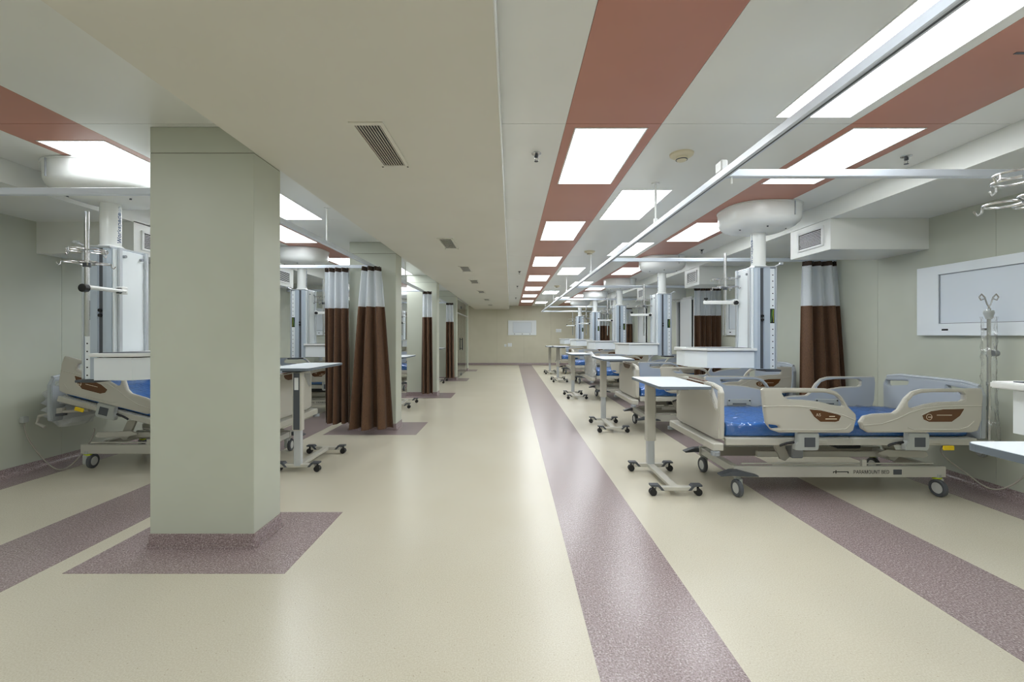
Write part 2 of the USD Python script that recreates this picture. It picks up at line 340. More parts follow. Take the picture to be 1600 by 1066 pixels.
# glass partition between the two farthest columns
d = thing('door_1', 'clear glass partition and door between the two farthest columns', 'glass door', kind='structure')
ya, yb = COLY[3] + .33, COLY[4] - .01
for a, b in ((ya, ya + 1.0), (ya + 1.006, ya + 1.95), (ya + 1.956, yb)):
    P(d, 'glass_pane', bx(-1.652, -1.640, a, b, .012, 2.50), 'glass')
P(d, 'handle', [tube([(-1.60, ya + 1.09, .85), (-1.60, ya + 1.09, 1.25)], .014), tube([(-1.645, ya + 1.09, .9), (-1.60, ya + 1.09, .9)], .008), tube([(-1.645, ya + 1.09, 1.2), (-1.60, ya + 1.09, 1.2)], .008)], 'dark')
for z in (.0, 2.2):
    P(d, 'patch_fitting', bx(-1.662, -1.630, ya + 1.0, ya + 1.2, z + .01, z + .09, .003), 'dark_grey')
P(d, 'head_rail', bx(-1.665, -1.628, ya, yb, 2.485, 2.51), 'alu')
P(d, 'transom', bx(-1.66, -1.632, ya, yb, 2.02, 2.05), 'alu')

# windows in the right wall
for k, (a, b, c, e) in enumerate(WIN):
    w = thing(f'window_{k+1}', f'{["nearer","farther"][k]} dark window in the right wall with vertical blinds', 'window', kind='structure')
    f = sbox(a, c, b, e).difference(sbox(a + .04, c + .04, b - .04, e - .04))
    P(w, 'window_frame', stand(extr(f, .07), YZ, (RW + .0, 0, 0)), 'white')
    P(w, 'pane', bx(RW + .05, RW + .056, a + .03, b - .03, c + .03, e - .03), 'dark_glass')
    P(w, 'sill', bx(RW - .05, RW + .05, a - .03, b + .03, c - .03, c + .002, .006), 'white')
    v = thing('vertical_blind', f'stack of white vertical blind slats at the {["nearer","farther"][k]} window', 'blind', (RW - .06, a, 0))
    P(v, 'head_track', bx(-.02, .02, 0, b - a, e - .02, e + .02), 'white')
    for q in range(8):
        yy = .10 + q * .065
        P(v, 'slat', rot(bx(-.042, .042, yy - .0015, yy + .0015, c + .03, e - .02), -40, [0, 0, 1], (0, yy, 0)), 'white')

# ------------------------------------------------------------------ ceiling fittings
vent0 = None
for k, y in enumerate([2.42, 5.30, 7.45, 9.30, 11.6, 14.2, 16.8]):
    lab = f'{ORD[k]} slatted air vent let into the cream soffit'
    if vent0 is None:
        vent0 = t = thing('air_vent', lab, 'air vent', (-.79, y, 2.51), 0, 'air vents in the soffit')
        P(t, 'frame', extr(sbox(-.095, -.02, .095, .62).difference(sbox(-.072, .01, .072, .59)), .010, -.008), 'soffit')
        P(t, 'backing', bx(-.08, .08, 0, .6, -.0012, .0), 'black')
        for q in range(9):
            x = -.072 + (q + .5) * .144 / 9
            P(t, 'slat', bx(x - .0019, x + .0019, .01, .59, -.006, -.0015), 'soffit')
        for q in (-.085, .085): P(t, 'screw', cyl((q, .605, -.009), .006, .004, n=8), 'dark')
    else: dup(vent0, lab, (-.79, y, 2.51))
spr0 = None
for k, (x, y, lab) in enumerate([(.186, 3.21, 'nearest sprinkler in the white strip beside the soffit'), (2.92, 3.26, 'nearest sprinkler over the right-hand beds'), (.18, 9.15, 'second sprinkler in the white strip beside the soffit'),
        (2.95, 6.82, 'second sprinkler over the right-hand beds'), (.18, 11.9, 'third sprinkler in the white strip beside the soffit'), (.18, 15.6, 'farthest sprinkler in the white strip beside the soffit')]):
    if spr0 is None:
        spr0 = t = thing('sprinkler', lab, 'sprinkler', (x, y, CZ), 0, 'ceiling sprinklers')
        P(t, 'flange', lathe([(0, 0), (.036, 0), (.034, -.006), (.02, -.012), (0, -.012)]), 'chrome', smooth=40)
        P(t, 'body', lathe([(0, -.01), (.012, -.01), (.014, -.028), (.008, -.032), (0, -.032)], 12), 'dark_grey')
        P(t, 'yoke', [tube([(.009, 0, -.03), (.013, 0, -.042), (.004, 0, -.056)], .003, 6), tube([(-.009, 0, -.03), (-.013, 0, -.042), (-.004, 0, -.056)], .003, 6)], 'chrome')
        P(t, 'deflector', cyl((0, 0, -.058), .015, .003, n=14), 'dark_grey')
    else: dup(spr0, lab, (x, y, CZ))
sm0 = None
for k, y in enumerate([3.22, 6.97, 11.86]):
    lab = f'{ORD[k]} round cream smoke detector beside the right-hand curtain rail'
    if sm0 is None:
        sm0 = t = thing('smoke_detector', lab, 'smoke detector', (1.246, y, CZ), 0, 'smoke detectors')
        P(t, 'base', lathe([(0, 0), (.085, 0), (.082, -.012), (.06, -.026), (0, -.026)], 28), 'detector', smooth=35)
        P(t, 'sensor', lathe([(0, -.02), (.042, -.022), (.04, -.042), (.03, -.052), (0, -.054)], 24), 'detector', smooth=35)
        P(t, 'slot', cyl((0, 0, -.043), .0415, .005), 'dark_grey')
    else: dup(sm0, lab, (1.246, y, CZ))

# ------------------------------------------------------------------ curtain rails
RZ = 2.30
def track(a, b):
    a, b = np.array(a, float), np.array(b, float); w, h = .020, .022
    if abs(a[0] - b[0]) < 1e-6: return bx(a[0] - w, a[0] + w, a[1], b[1], a[2] - h, a[2] + h, .004)
    return bx(a[0], b[0], a[1] - w, a[1] + w, a[2] - h, a[2] + h, .004)
t = thing('curtain_rail', 'long white curtain rail with cross arms hung over the right-hand bed bays', 'curtain rail')
P(t, 'track', track((1.26, Y0 + .3, RZ), (1.26, 17.9, RZ)), 'rail_white')
P(t, 'groove', bx(1.255, 1.265, Y0 + .3, 17.9, RZ - .0225, RZ - .0215), 'dark_grey')
for y in (2.606, 5.60, 8.70, 11.8, 14.9, 17.8):
    P(t, 'cross_track', track((1.27, y, RZ + .001), (RW, y, RZ + .001)), 'rail_white')
for y in (3.84, 6.96, 9.95, 13.0, 16.1):
    P(t, 'drop_rod', [tube([(1.26, y, RZ), (1.26, y, CZ)], .009, 8), lathe([(0, 0), (.035, 0), (.03, -.008), (0, -.008)], 16, (1.26, y, CZ)), bx(1.245, 1.275, y - .015, y + .015, RZ + .02, RZ + .06)], 'white')
P(t, 'bracket', [bx(1.24, 1.28, 2.60, 2.68, RZ + .02, RZ + .085, .006)], 'white')
P(t, 'bracket', [tube([(1.30, 2.60, RZ - .06), (1.30, 2.60, RZ)], .005, 6)], 'white')
segs = [(COLY[0] + .32, COLY[1]), (COLY[1] + .32, COLY[2]), (COLY[2] + .32, COLY[3]), (COLY[3] + .32, COLY[4])]
t = thing('curtain_rail', 'white curtain rail running between the columns over the left-hand bed bays', 'curtain rail')
for a, b in segs: P(t, 'track', track((-1.91, a, RZ), (-1.91, b, RZ)), 'rail_white')
for y in (2.93, 6.15, 9.45, 13.0):
    P(t, 'cross_track', track((LW, y, RZ), (-2.29 if y < 3 else -1.93, y, RZ)), 'rail_white')
for y in (1.3, 4.59, 8.0, 11.4):
    P(t, 'drop_rod', [tube([(-1.91, y, RZ), (-1.91, y, CZ)], .009, 8), lathe([(0, 0), (.03, 0), (.026, -.008), (0, -.008)], 16, (-1.91, y, CZ))], 'white')

# ------------------------------------------------------------------ curtains
def curtain(label, x, y, wt, wb, z0, z1, zb, folds, amp, seed, lean=0.0, rz=0.0, toward=0.0):
    t = thing('privacy_curtain', label, 'curtain', (x, y, 0), rz, 'brown privacy curtains')
    rng = np.random.default_rng(seed); ph = rng.uniform(0, 6.28, 4)
    def surf(za, zc, nz, nu, extra=0.0):
        u = np.linspace(0, 1, nu); z = np.linspace(za, zc, nz); V = []
        for zz in z:
            f = max(0.0, (z1 - zz) / (z1 - z0)); w = wt + (wb - wt) * f ** 0.8; a = amp * (0.55 + 0.75 * f)
            uu = u + 0.035 * np.sin(2 * np.pi * folds * u * 2 + ph[0]) * f
            px = (uu - .5) * w + lean * f
            py = a * np.sin(2 * np.pi * folds * u + ph[1] + .5 * f * np.sin(3 * u + ph[2])) + .35 * a * np.sin(2 * np.pi * folds * .47 * u + ph[3] + f) - toward * f
            V.append(np.stack([px, py, np.full(nu, zz)], 1))
        V = np.array(V); du = np.gradient(V, axis=1); nrm = np.stack([-du[..., 1], du[..., 0], 0 * du[..., 0]], -1); nrm /= np.linalg.norm(nrm, axis=-1, keepdims=True)
        A, B = (V + nrm * (.0016 + extra)).reshape(-1, 3), (V - nrm * (.0016 + extra)).reshape(-1, 3); n = nz * nu; F = []
        for i in range(nz - 1):
            for j in range(nu - 1):
                a, b, c, d = i * nu + j, i * nu + j + 1, (i + 1) * nu + j + 1, (i + 1) * nu + j
                F += [[a, b, c], [a, c, d], [n + a, n + c, n + b], [n + a, n + d, n + c]]
        for i in range(nz - 1):
            for j in (0, nu - 1):
                a, d = i * nu + j, (i + 1) * nu + j; F += [[a, d, n + d], [a, n + d, n + a]]
        for j in range(nu - 1):
            for i in (0, nz - 1):
                a, b = i * nu + j, i * nu + j + 1; F += [[a, n + b, b], [a, n + a, n + b]]
        return trimesh.Trimesh(np.vstack([A, B]), F, process=False)
    P(t, 'cloth', surf(z0, zb, 14, 110), 'curtain_brown', smooth=True)
    P(t, 'net_top', surf(zb - .004, z1 - .048, 6, 110), 'net', smooth=True, label='white netting above the brown cloth')
    P(t, 'heading_band', surf(z1 - .052, z1 + .004, 3, 110, .0014), 'curtain_band', smooth=True)
    for k in range(5):
        xx = (-.44 + .22 * k) * wt
        P(t, 'hook', [bx(xx - .005, xx + .005, -.005, .005, z1 - .02, RZ - .021)], 'dark')
ztop = 2.272
curtain('brown curtain with white net top by the right wall, behind the nearest right-hand bed', 3.895, 5.56, .41, .58, .30, ztop, 1.715, 3.3, .062, 3, -.06, 0, .16)
curtain('brown curtain hanging by the right wall behind the second right-hand bed', 3.85, 8.66, .52, .50, .30, ztop, 1.73, 5.0, .05, 5)
curtain('second farthest brown curtain by the right wall', 3.86, 14.86, .46, .55, .30, ztop, 1.72, 4, .05, 6)
curtain('farthest brown curtain by the right wall', 3.72, 17.74, .46, .55, .30, ztop, 1.72, 4, .05, 7)
curtain('brown curtain hanging in the bay just behind the left side of the second column', -2.40, 6.10, .32, .34, .13, ztop, 1.72, 3.6, .06, 8)
curtain('brown curtain flaring wide against the front of the second column', -1.885, 5.98, .24, .53, .08, ztop, 1.735, 2.8, .08, 23, 0.0)
curtain('brown curtain hanging against the front of the third column', -1.78, 9.40, .20, .27, .10, ztop, 1.73, 2.5, .055, 10)
curtain('brown curtain hanging against the front of the fourth column', -1.77, 12.80, .20, .25, .10, ztop, 1.73, 2.5, .055, 11)

# ------------------------------------------------------------------ ceiling pendants
def on_pole(text, height, r, ang, z, x_off=0.0, bold=True):     # lettering wrapped round the pole, reading upwards
    m = meshkit.text_mesh(text, height, .0012, bold); v = m.vertices.copy()
    a = math.radians(ang) - (v[:, 1] - height / 2 + x_off) / r
    rr = r - .0004 + v[:, 2]
    return trimesh.Trimesh(np.stack([rr * np.cos(a), rr * np.sin(a), z + v[:, 0]], 1), m.faces, process=False)
def flip(m, s):
    if s > 0: return m
    m = m.copy(); m.apply_transform(np.diag([-1, 1, 1, 1.0])); 
    if m.volume < 0: m.invert()
    return m
def pendant(label, s, loc, shelf, iv, group, inset=.012):
    t = thing('ceiling_pendant', label, 'medical pendant', loc, 0, group)
    Q = lambda par, n, m, k, **kw: P(par, n, flip(trimesh.util.concatenate(m) if isinstance(m, list) else m, s), k, **kw)
    # dome: rounded-square plan, straight band then a bowl
    def loop(f, z, n=48):
        a = np.arange(n) * 2 * np.pi / n; e = 2 / 2.7
        return np.stack([.375 * f * np.sign(np.cos(a)) * abs(np.cos(a)) ** e, .36 * f * np.sign(np.sin(a)) * abs(np.sin(a)) ** e, np.full(n, z)], 1)
    lv = [(1.0, 2.668), (1.0, 2.655), (.985, 2.652), (.975, 2.60), (.965, 2.535), (.93, 2.50), (.84, 2.465), (.66, 2.435), (.45, 2.42), (.24, 2.415)]
    V = np.vstack([loop(f, z) for f, z in lv] + [[[0, 0, 2.668]], [[0, 0, 2.414]]]); n = 48; F = []
    for i in range(len(lv) - 1):
        for q in range(n):
            b = (q + 1) % n; F += [[i * n + q, (i + 1) * n + b, i * n + b], [i * n + q, (i + 1) * n + q, (i + 1) * n + b]]
    c0 = len(lv) * n
    for q in range(n):
        b = (q + 1) % n; F += [[c0, q, b], [c0 + 1, (len(lv) - 1) * n + b, (len(lv) - 1) * n + q]]
    dm = trimesh.Trimesh(V, F, process=False)
    if dm.volume < 0: dm.invert()
    dome_ = Q(t, 'dome_cover', dm, 'gloss_white', smooth=35)
    Q(dome_, 'joint_line', [bx(.16, .163, -.36, -.347, 2.52, 2.655)], 'grey')
    for a in (200, 260, 320): Q(dome_, 'screw', cyl((.25 * math.cos(math.radians(a)), .25 * math.sin(math.radians(a)), 2.432), .008, .012, n=8), 'dark_grey')
    pole = Q(t, 'pole', [cyl((0, 0, 2.24), .070, .40, n=32), lathe([(0, 2.045), (.098, 2.045), (.092, 2.058), (.074, 2.075), (0, 2.08)], 32)], 'gloss_white', smooth=35)
    ang = 180 if s > 0 else 0
    P(pole, 'lettering', on_pole('Workspace', .034, .0702, ang, 2.095), 'print_blue')
    P(pole, 'lettering', on_pole('Clean', .026, .0702, ang, 2.30, 0, False), 'print_light')
    # column body: fluted metal front, white side panels, rails
    prof = Polygon([(-.10, -.105), (-.075, -.12), (-.045, -.12), (-.04, -.108), (-.005, -.108), (0, -.12), (.055, -.12), (.055, -.1), (.118, -.1), (.118, .22), (-.10, .22)])
    Q(t, 'column_body', extr(prof, 1.04, 1.0), 'steel_blue')
    Q(t, 'groove_strip', bx(-.038, -.008, -.1095, -.104, 1.005, 2.035), 'dark_grey')
    Q(t, 'top_cap', bx(-.104, .12, -.122, .224, 2.04, 2.055, .003), 'alu')
    for a, b, kk in ((1.62, 2.03, 1), (1.0, 1.47, 2)):
        st = Q(t, 'socket_strip', bx(.060, .108, -.106, -.098, a, b), 'panel_white')
        for z in np.arange(a + .03, b - .01, .063): Q(st, 'socket', cyl((.090, -.1065, z), .006, .003, 'y', 8), 'dark')
    op = Q(t, 'cable_opening', bx(.060, .108, -.104, -.099, 1.47, 1.62), 'dark')
    Q(op, 'wire', tube([(.07, -.107, 1.48), (.075, -.112, 1.54), (.085, -.107, 1.61)], .0025, 6), 'green'); Q(op, 'wire', tube([(.098, -.107, 1.48), (.09, -.112, 1.55), (.096, -.107, 1.61)], .0025, 6), 'lime')
    for z in (1.545, 1.505): Q(t, 'knob', [cyl((-.022, -.118, z), .013, .016, 'y', 14)], 'black')
    Q(t, 'end_rail', bx(.119, .134, -.11, -.08, 1.0, 2.05, .003), 'alu')
    Q(t, 'lever', [tube([(.10, -.09, 2.045), (.16, -.11, 2.075)], .009), cyl((.17, -.114, 2.08), .016, .03, 'x', 12)], 'alu')
    Q(t, 'side_panel', bx(-.114, -.1005, -.10, .215, 1.19, 2.035, .003), 'panel_white')
    for y in (-.055, .20):
        r = Q(t, 'equipment_rail', bx(-.134, -.115, y - .015, y + .015, 1.19, 2.05, .003), 'alu')
    for y in (-.015, .15): Q(t, 'panel_knob', cyl((-.125, y, 1.985), .012, .026, 'x', 12), 'grey')
    Q(t, 'bottom_tray', bx(.0, .16, -.14, .05, .975, .995, .004), 'dark_grey')
    # shelf with a drawer below
    sh = Polygon(shelf)
    Q(t, 'shelf', rounded_extr(sh.buffer(.012, join_style=1), .028, .008, 2).apply_translation([0, 0, 1.20]), 'white')
    xs = [p[0] for p in shelf]; ys = [p[1] for p in shelf]
    sf = sh.buffer(-.03).intersection(sbox(min(xs), min(ys), max(xs), min(ys) + .30))
    Q(t, 'shelf_mat', extr(sf, .004, 1.213), 'dark_grey')
    dr = Q(t, 'drawer', extr(sh.buffer(-inset, join_style=2), .168, 1.012), 'panel_white')
    mx = (shelf[0][0] + shelf[1][0]) / 2
    Q(dr, 'handle', bx(mx - .06, mx + .06, min(ys) + .020, min(ys) + .034, 1.165, 1.178, .003), 'grey')
    Q(dr, 'latch', bx(shelf[0][0] - .055, shelf[0][0] - .043, min(ys) + .026, min(ys) + .032, 1.07, 1.13), 'dark')
    # arm carrying the drip pole
    px, py = iv; ry = .20 if py > 0 else -.055
    arm = Q(t, 'support_arm', [bx(px - .25, -.13, ry - .02, ry + .005, 1.685, 1.725, .005) if py > 0 else tube([(-.13, ry, 1.70), (px, py, 1.70)], .016), bx(-.165, -.10, ry - .03, ry + .03, 1.675, 1.735, .006)] +
            ([tube([(px, ry, 1.70), (px, py, 1.70)], .012)] if abs(py - ry) > .02 else []), 'white')
    Q(arm, 'clamp_knob', [cyl((-.15, ry - .04, 1.70), .022, .025, 'y', 14)], 'black'); 
    if py > 0: Q(arm, 'star_knob', [cyl((px - .22, ry, 1.745), .022, .02, 'z', 6), cyl((px - .22, ry, 1.73), .008, .02)], 'black')
    else: Q(arm, 'star_knob', [cyl((px, py - .02, 1.69), .030, .035, 'y', 12)], 'black')
    drip = Q(t, 'drip_pole', [tube([(px, py, 1.34), (px, py, 2.25)], .015, 12)], 'chrome', smooth=40)
    Q(drip, 'collar', cyl((px, py, 1.86), .024, .03, 'z', 12), 'dark_grey')
    for z, ph in ((1.965, 0), (1.875, 45)):
        hk = []
        for a in range(4):
            an = math.radians(ph + 90 * a); c = np.array([px + .082 * math.cos(an), py + .082 * math.sin(an), z])
            hk.append(tube(arc(c, .052, ph + 90 * a + 200, ph + 90 * a + 520, 14), .0045, 6))
            e = np.array([px + .134 * math.cos(an), py + .134 * math.sin(an), z]); hk.append(tube([e, e + [0, 0, -.02], e + [.012 * math.cos(an), .012 * math.sin(an), -.03], e + [.022 * math.cos(an), .022 * math.sin(an), -.012]], .004, 6))
        Q(drip, 'hook_ring', hk, 'chrome', smooth=40)
    return t
SR = [(-.10, -.14), (-.60, -.14), (-.725, .15), (-.725, .40), (-.10, .40)]
SL = [(-.15, -.33), (-.45, -.33), (-.66, -.10), (-.66, .26), (-.15, .26)]
GP = 'white ceiling pendants over the beds'
p1 = pendant('nearest whole white ceiling pendant on the right, over the nearest bed', 1, (2.60, 4.64, 0), SR, (-.24, .22), GP)
p0 = pendant('white ceiling pendant cut off by the right edge, only drawer and hook rings showing', 1, (2.60, 1.58, -.05), [(-.10, -.14), (-.60, -.14), (-.65, .05), (-.65, .20), (-.10, .20)], (-.75, -.03), GP, .035)
for k, y in enumerate((7.6, 10.55, 13.6, 16.6)):
    dup(p1, ['second', 'third', 'fourth', 'farthest'][k] + ' whole white ceiling pendant in the right-hand row', (2.60, y, 0))
q1 = pendant('white ceiling pendant on the left, partly behind the nearest column', -1, (-3.26, 3.60, 0), SL, (-.17, -.38), GP)
for k, y in enumerate((9.9, 12.95, 16.0)):
    dup(q1, ['white ceiling pendant in the left bay between the second and third columns', 'white ceiling pendant in the left bay between the third and fourth columns', 'farthest white ceiling pendant on the left, beyond the fourth column'][k], (-3.26, y, 0))
q2 = pendant('white ceiling pendant on the left, seen between the first and second columns', -1, (-3.26, 6.9, 0), SR, (-.24, .22), GP)

# ------------------------------------------------------------------ beds
def rp(pts): return Polygon([(u * .0020406 - 1.9236, 1.2658 - .0020406 * v) for u, v in pts])
foot_rail = soft(rp([(575, 174), (582, 167), (700, 167), (826, 168), (868, 180), (893, 205), (912, 238), (942, 268), (944, 288), (932, 332), (918, 342), (644, 341), (612, 330), (592, 305), (584, 260)]), .012)
foot_hole = soft(rp([(652, 184), (830, 185), (868, 198), (888, 222), (896, 238), (858, 234), (800, 220), (740, 213), (680, 211), (664, 202)]), .007)
foot_hole2 = soft(rp([(602, 308), (634, 312), (646, 322), (616, 325), (604, 318)]), .003)
head_rail = soft(rp([(957, 300), (974, 276), (1010, 268), (1088, 264), (1110, 249), (1136, 206), (1164, 180), (1200, 170), (1300, 169), (1434, 168), (1438, 200), (1432, 290), (1418, 334), (1394, 340), (990, 341), (966, 326)]), .012)
head_hole = soft(rp([(1146, 222), (1166, 198), (1194, 187), (1240, 183), (1350, 182), (1363, 192), (1363, 212), (1350, 219), (1270, 221), (1210, 231), (1162, 246), (1148, 240)]), .008)
foot_plate = soft(rp([(756, 248), (800, 252), (868, 268), (881, 274), (872, 294), (858, 298), (800, 297), (776, 278)]), .003)
head_plate = soft(rp([(1196, 272), (1230, 256), (1280, 248), (1361, 246), (1344, 274), (1312, 297), (1224, 298), (1202, 288)]), .003)
def side(m, y, face):   # a drawing extruded about z=0, stood at y, mirrored for the other side
    return stand(m, XZ, (0, y, 0))
def bed(label, loc, rz, group, raise_=0.0, wrap=False):
    t = thing('hospital_bed', label, 'hospital bed', loc, rz, group)
    piv = (.02, 0, .50)
    up = (lambda m: rot(m, -raise_, [0, 1, 0], piv)) if raise_ else (lambda m: m)
    # base
    fr = [bx(-.88, .90, s * .33 - .02, s * .33 + .02, .155, .247, .004) for s in (-1, 1)] + [bx(x - .03, x + .03, -.34, .34, .17, .235, .004) for x in (-.84, .84)] + \
         [tube([(-.8, s * .315, .262), (.82, s * .315, .262)], .008) for s in (-1, 1)] + [bx(.20, .24, s * .33 - .012, s * .33 + .012, .24, .30) for s in (-1, 1)]
    base = P(t, 'base_frame', fr, 'cream_metal')
    for s in (-1, 1):
        tm = meshkit.text_mesh('PARAMOUNT BED', .030, .001); w = tm.bounds[1][0]
        lg = trimesh.util.concatenate([bx(0, .13, 0, .006, 0, .001), bx(.02, .028, -.012, .016, 0, .001), bx(0, .006, -.008, .006, 0, .001), bx(.122, .13, -.010, .006, 0, .001)])
        tm.apply_scale([.30 / w, 1, 1])
        parts = [move(tm, [.12, .187, 0]), move(lg, [-.05, .20, 0])]; bd = bx(.455, .525, .18, .222, 0, .002, .0005)
        T = stand(trimesh.util.concatenate(parts), XZ, (0, -.3505, 0)); B = stand(bd, XZ, (0, -.3505, 0))
        if s > 0: T, B = rot(T, 180, [0, 0, 1]), rot(B, 180, [0, 0, 1])
        P(base, 'lettering', T, 'print_dark'); P(base, 'badge', B, 'dark_grey')
    for x in (-.84, .84):
        for s in (-1, 1):
            y = s * .33; a = -84
            c = P(t, 'caster', rot(move(trimesh.util.concatenate([bx(-.035, .035, -.012, .03, .05, .15, .008), cyl((0, 0, .155), .028, .05, n=16)]), [x, y, 0]), a, [0, 0, 1], (x, y, 0)), 'latch_grey')
            tyre = lathe([(.045, -.016), (.062, -.018), (.07, -.012), (.072, 0), (.07, .012), (.062, .018), (.045, .016)], 28)
            tyre = move(rot(tyre, 90, [1, 0, 0]), [.03, -.022, .072]); hub = move(rot(lathe([(0, -.014), (.045, -.012), (.048, 0), (.045, .012), (0, .014)], 24), 90, [1, 0, 0]), [.03, -.024, .072])
            P(c, 'tyre', rot(move(tyre, [x, y, 0]), a, [0, 0, 1], (x, y, 0)), 'rubber', smooth=40); P(c, 'hub', rot(move(hub, [x, y, 0]), a, [0, 0, 1], (x, y, 0)), 'hub', smooth=40)
            if x > 0: P(c, 'swivel_ring', cyl((x, y, .146), .033, .016, n=16), 'lime')
    for s in (-1, 1):
        a = Polygon([(-1.02, .19), (-.98, .205), (-.92, .225), (-.86, .228), (-.78, .205), (-.70, .185), (-.70, .175), (-.80, .178), (-.92, .185), (-1.01, .178)])
        P(t, 'brake_pedal', side(rounded_extr(a, .075, .008, 2), s * .37, s), 'dark_grey')
    # lifting arms and inner frame
    for s in (-1, 1):
        for x0, sg in ((-.52, 1), (.42, 1)):
            arm = Polygon([(x0, .47), (x0 + .09, .47), (x0 + .17, .30), (x0 + .13, .265), (x0 + .09, .28)])
            P(t, 'lift_arm', side(rounded_extr(soft(arm, .006), .03, .005, 2), s * .24, s), 'cream_metal')
        P(t, 'inner_rail', [bx(-.62, .74, s * .22 - .018, s * .22 + .018, .295, .345, .004)], 'cream_metal')
        link = Polygon([(.36, .345), (.44, .375), (.78, .36), (.80, .32), (.76, .305), (.46, .315)])
        P(t, 'link_plate', side(rounded_extr(soft(link, .006), .02, .004, 2), s * .29, s), 'cream_metal')
    P(t, 'actuator', [cyl((-.12, 0, .37), .035, .7, 'x', 16), bx(.2, .42, -.06, .06, .32, .43, .01)], 'dark_grey')
    P(t, 'motor_box', [bx(-.36, -.26, -.30, -.20, .30, .46, .01)], 'grey')
    # deck
    dk = [bx(-1.0, .02, s * .445 - .018, s * .445 + .018, .452, .508, .004) for s in (-1, 1)] + [bx(x - .025, x + .025, -.43, .43, .455, .50, .004) for x in (-.9, -.45, -.02)] + [up(bx(.02, 1.04, s * .445 - .018, s * .445 + .018, .452, .508, .004)) for s in (-1, 1)] + [up(bx(x - .025, x + .025, -.43, .43, .455, .50, .004)) for x in (.5, .95)]
    P(t, 'deck_frame', dk, 'cream_metal')
    P(t, 'deck_board', [bx(-1.0, .02, -.43, .43, .502, .512), up(bx(.03, 1.02, -.43, .43, .502, .512))], 'cream')
    fb = P(t, 'foot_bar', [bx(-1.12, -1.03, -.49, .49, .41, .475, .008)], 'cream')
    for s in (-1, 1): P(fb, 'bumper', cyl((-1.10, s * .49, .395), .035, .03, 'z', 18), 'grey')
    for s in (-1, 1):
        for x in (-.56, .36):
            hk = [bx(x + .30 - .075, x + .30 + .075, s * .468 - .006, s * .468 + .006, .468, .498, .003)]
            P(t, 'deck_hook', (up(hk[0]) if x > 0 else hk[0]), 'cream')
    # mattress
    seg = []
    xs = np.linspace(-.98, 1.0, 34); ht = .112
    prof = rrect(-.43, .43, 0, ht, .03); pc = np.array(prof.exterior.coords)[:-1]; n = len(pc); V = []
    for x in xs:
        ins = 1 - .03 * max(0, (abs(x - .01) - .95) / .04)
        pts = np.stack([np.full(n, x), pc[:, 0] * ins, .514 + pc[:, 1]], 1)
        if raise_ and x > .02:
            a = math.radians(raise_) * min(1, (x - .02) / .12); d = x - .02
            pts[:, 0] = .02 + d * math.cos(a) - (pts[:, 2] - .5) * math.sin(a); pts[:, 2] = .5 + (pts[:, 2] - .5) * math.cos(a) + d * math.sin(a)
        V.append(pts)
    V = np.vstack(V); F = []
    for i in range(len(xs) - 1):
        for q in range(n):
            b = (q + 1) % n; F += [[i * n + q, i * n + b, (i + 1) * n + b], [i * n + q, (i + 1) * n + b, (i + 1) * n + q]]
    for q in range(1, n - 1): F += [[0, q + 1, q], [(len(xs) - 1) * n, (len(xs) - 1) * n + q, (len(xs) - 1) * n + q + 1]]
    mm = trimesh.Trimesh(V, F, process=False)
    if mm.volume < 0: mm.invert()
    mt = P(t, 'mattress', mm, 'mattress', smooth=35)
    # clear plastic sheet, creased
    m2 = trimesh.Trimesh(*trimesh.remesh.subdivide(*trimesh.remesh.subdivide(mm.vertices, mm.faces)), process=False)
    m2.merge_vertices()
    nz = meshkit.noise(m2.vertices * [9, 22, 22], 4) + .7 * meshkit.noise(m2.vertices * [31, 17, 30], 9)
    m2.vertices = m2.vertices + m2.vertex_normals * (.003 + .030 * np.abs(nz - .85))[:, None]
    P(mt, 'plastic_cover', m2, 'film', smooth=True, label='clear creased plastic sheet')
    # boards
    fo = soft(Polygon([(-.46, .50), (-.38, .485), (.38, .485), (.46, .50), (.465, .62), (.465, .88), (.43, .925), (.30, .945), (-.30, .945), (-.43, .925), (-.465, .88), (-.465, .62)]), .02)
    for s in (-1, 1):
        fo = fo.difference(soft(Polygon([(s * .43, .895), (s * .25, .915), (s * .29, .87), (s * .395, .75), (s * .43, .74)]), .010))
    board = stand(rounded_extr(fo, .05, .016), YZ, (-1.035, 0, 0))
    b = P(t, 'foot_board', board, 'cream')
    lp = soft(Polygon([(-.20, .93), (.20, .93), (.16, .89), (.10, .87), (-.10, .87), (-.16, .89)]), .01)
    P(b, 'label_plate', stand(extr(lp, .002), YZ, (-1.0625, 0, 0)), 'brown_label')
    P(b, 'name_holder', stand(extr(rrect(-.17, .17, .932, .95, .004), .03), YZ, (-1.05, 0, 0)), 'brown_label')
    hb = soft(Polygon([(-.47, .50), (.47, .50), (.475, .86), (.44, .925), (.30, .945), (-.30, .945), (-.44, .925), (-.475, .86)]), .02)
    for s in (-1, 1): hb = hb.difference(soft(Polygon([(s * .43, .89), (s * .18, .91), (s * .20, .87), (s * .40, .84), (s * .43, .85)]), .010))
    h = P(t, 'head_board', stand(rounded_extr(hb, .05, .016), YZ, (1.085, 0, 0)), 'bed_grey')
    P(h, 'top_rail', tube([(1.085, -.44, .93), (1.085, -.30, .955), (1.085, .30, .955), (1.085, .44, .93)], .016), 'bed_grey', smooth=40)
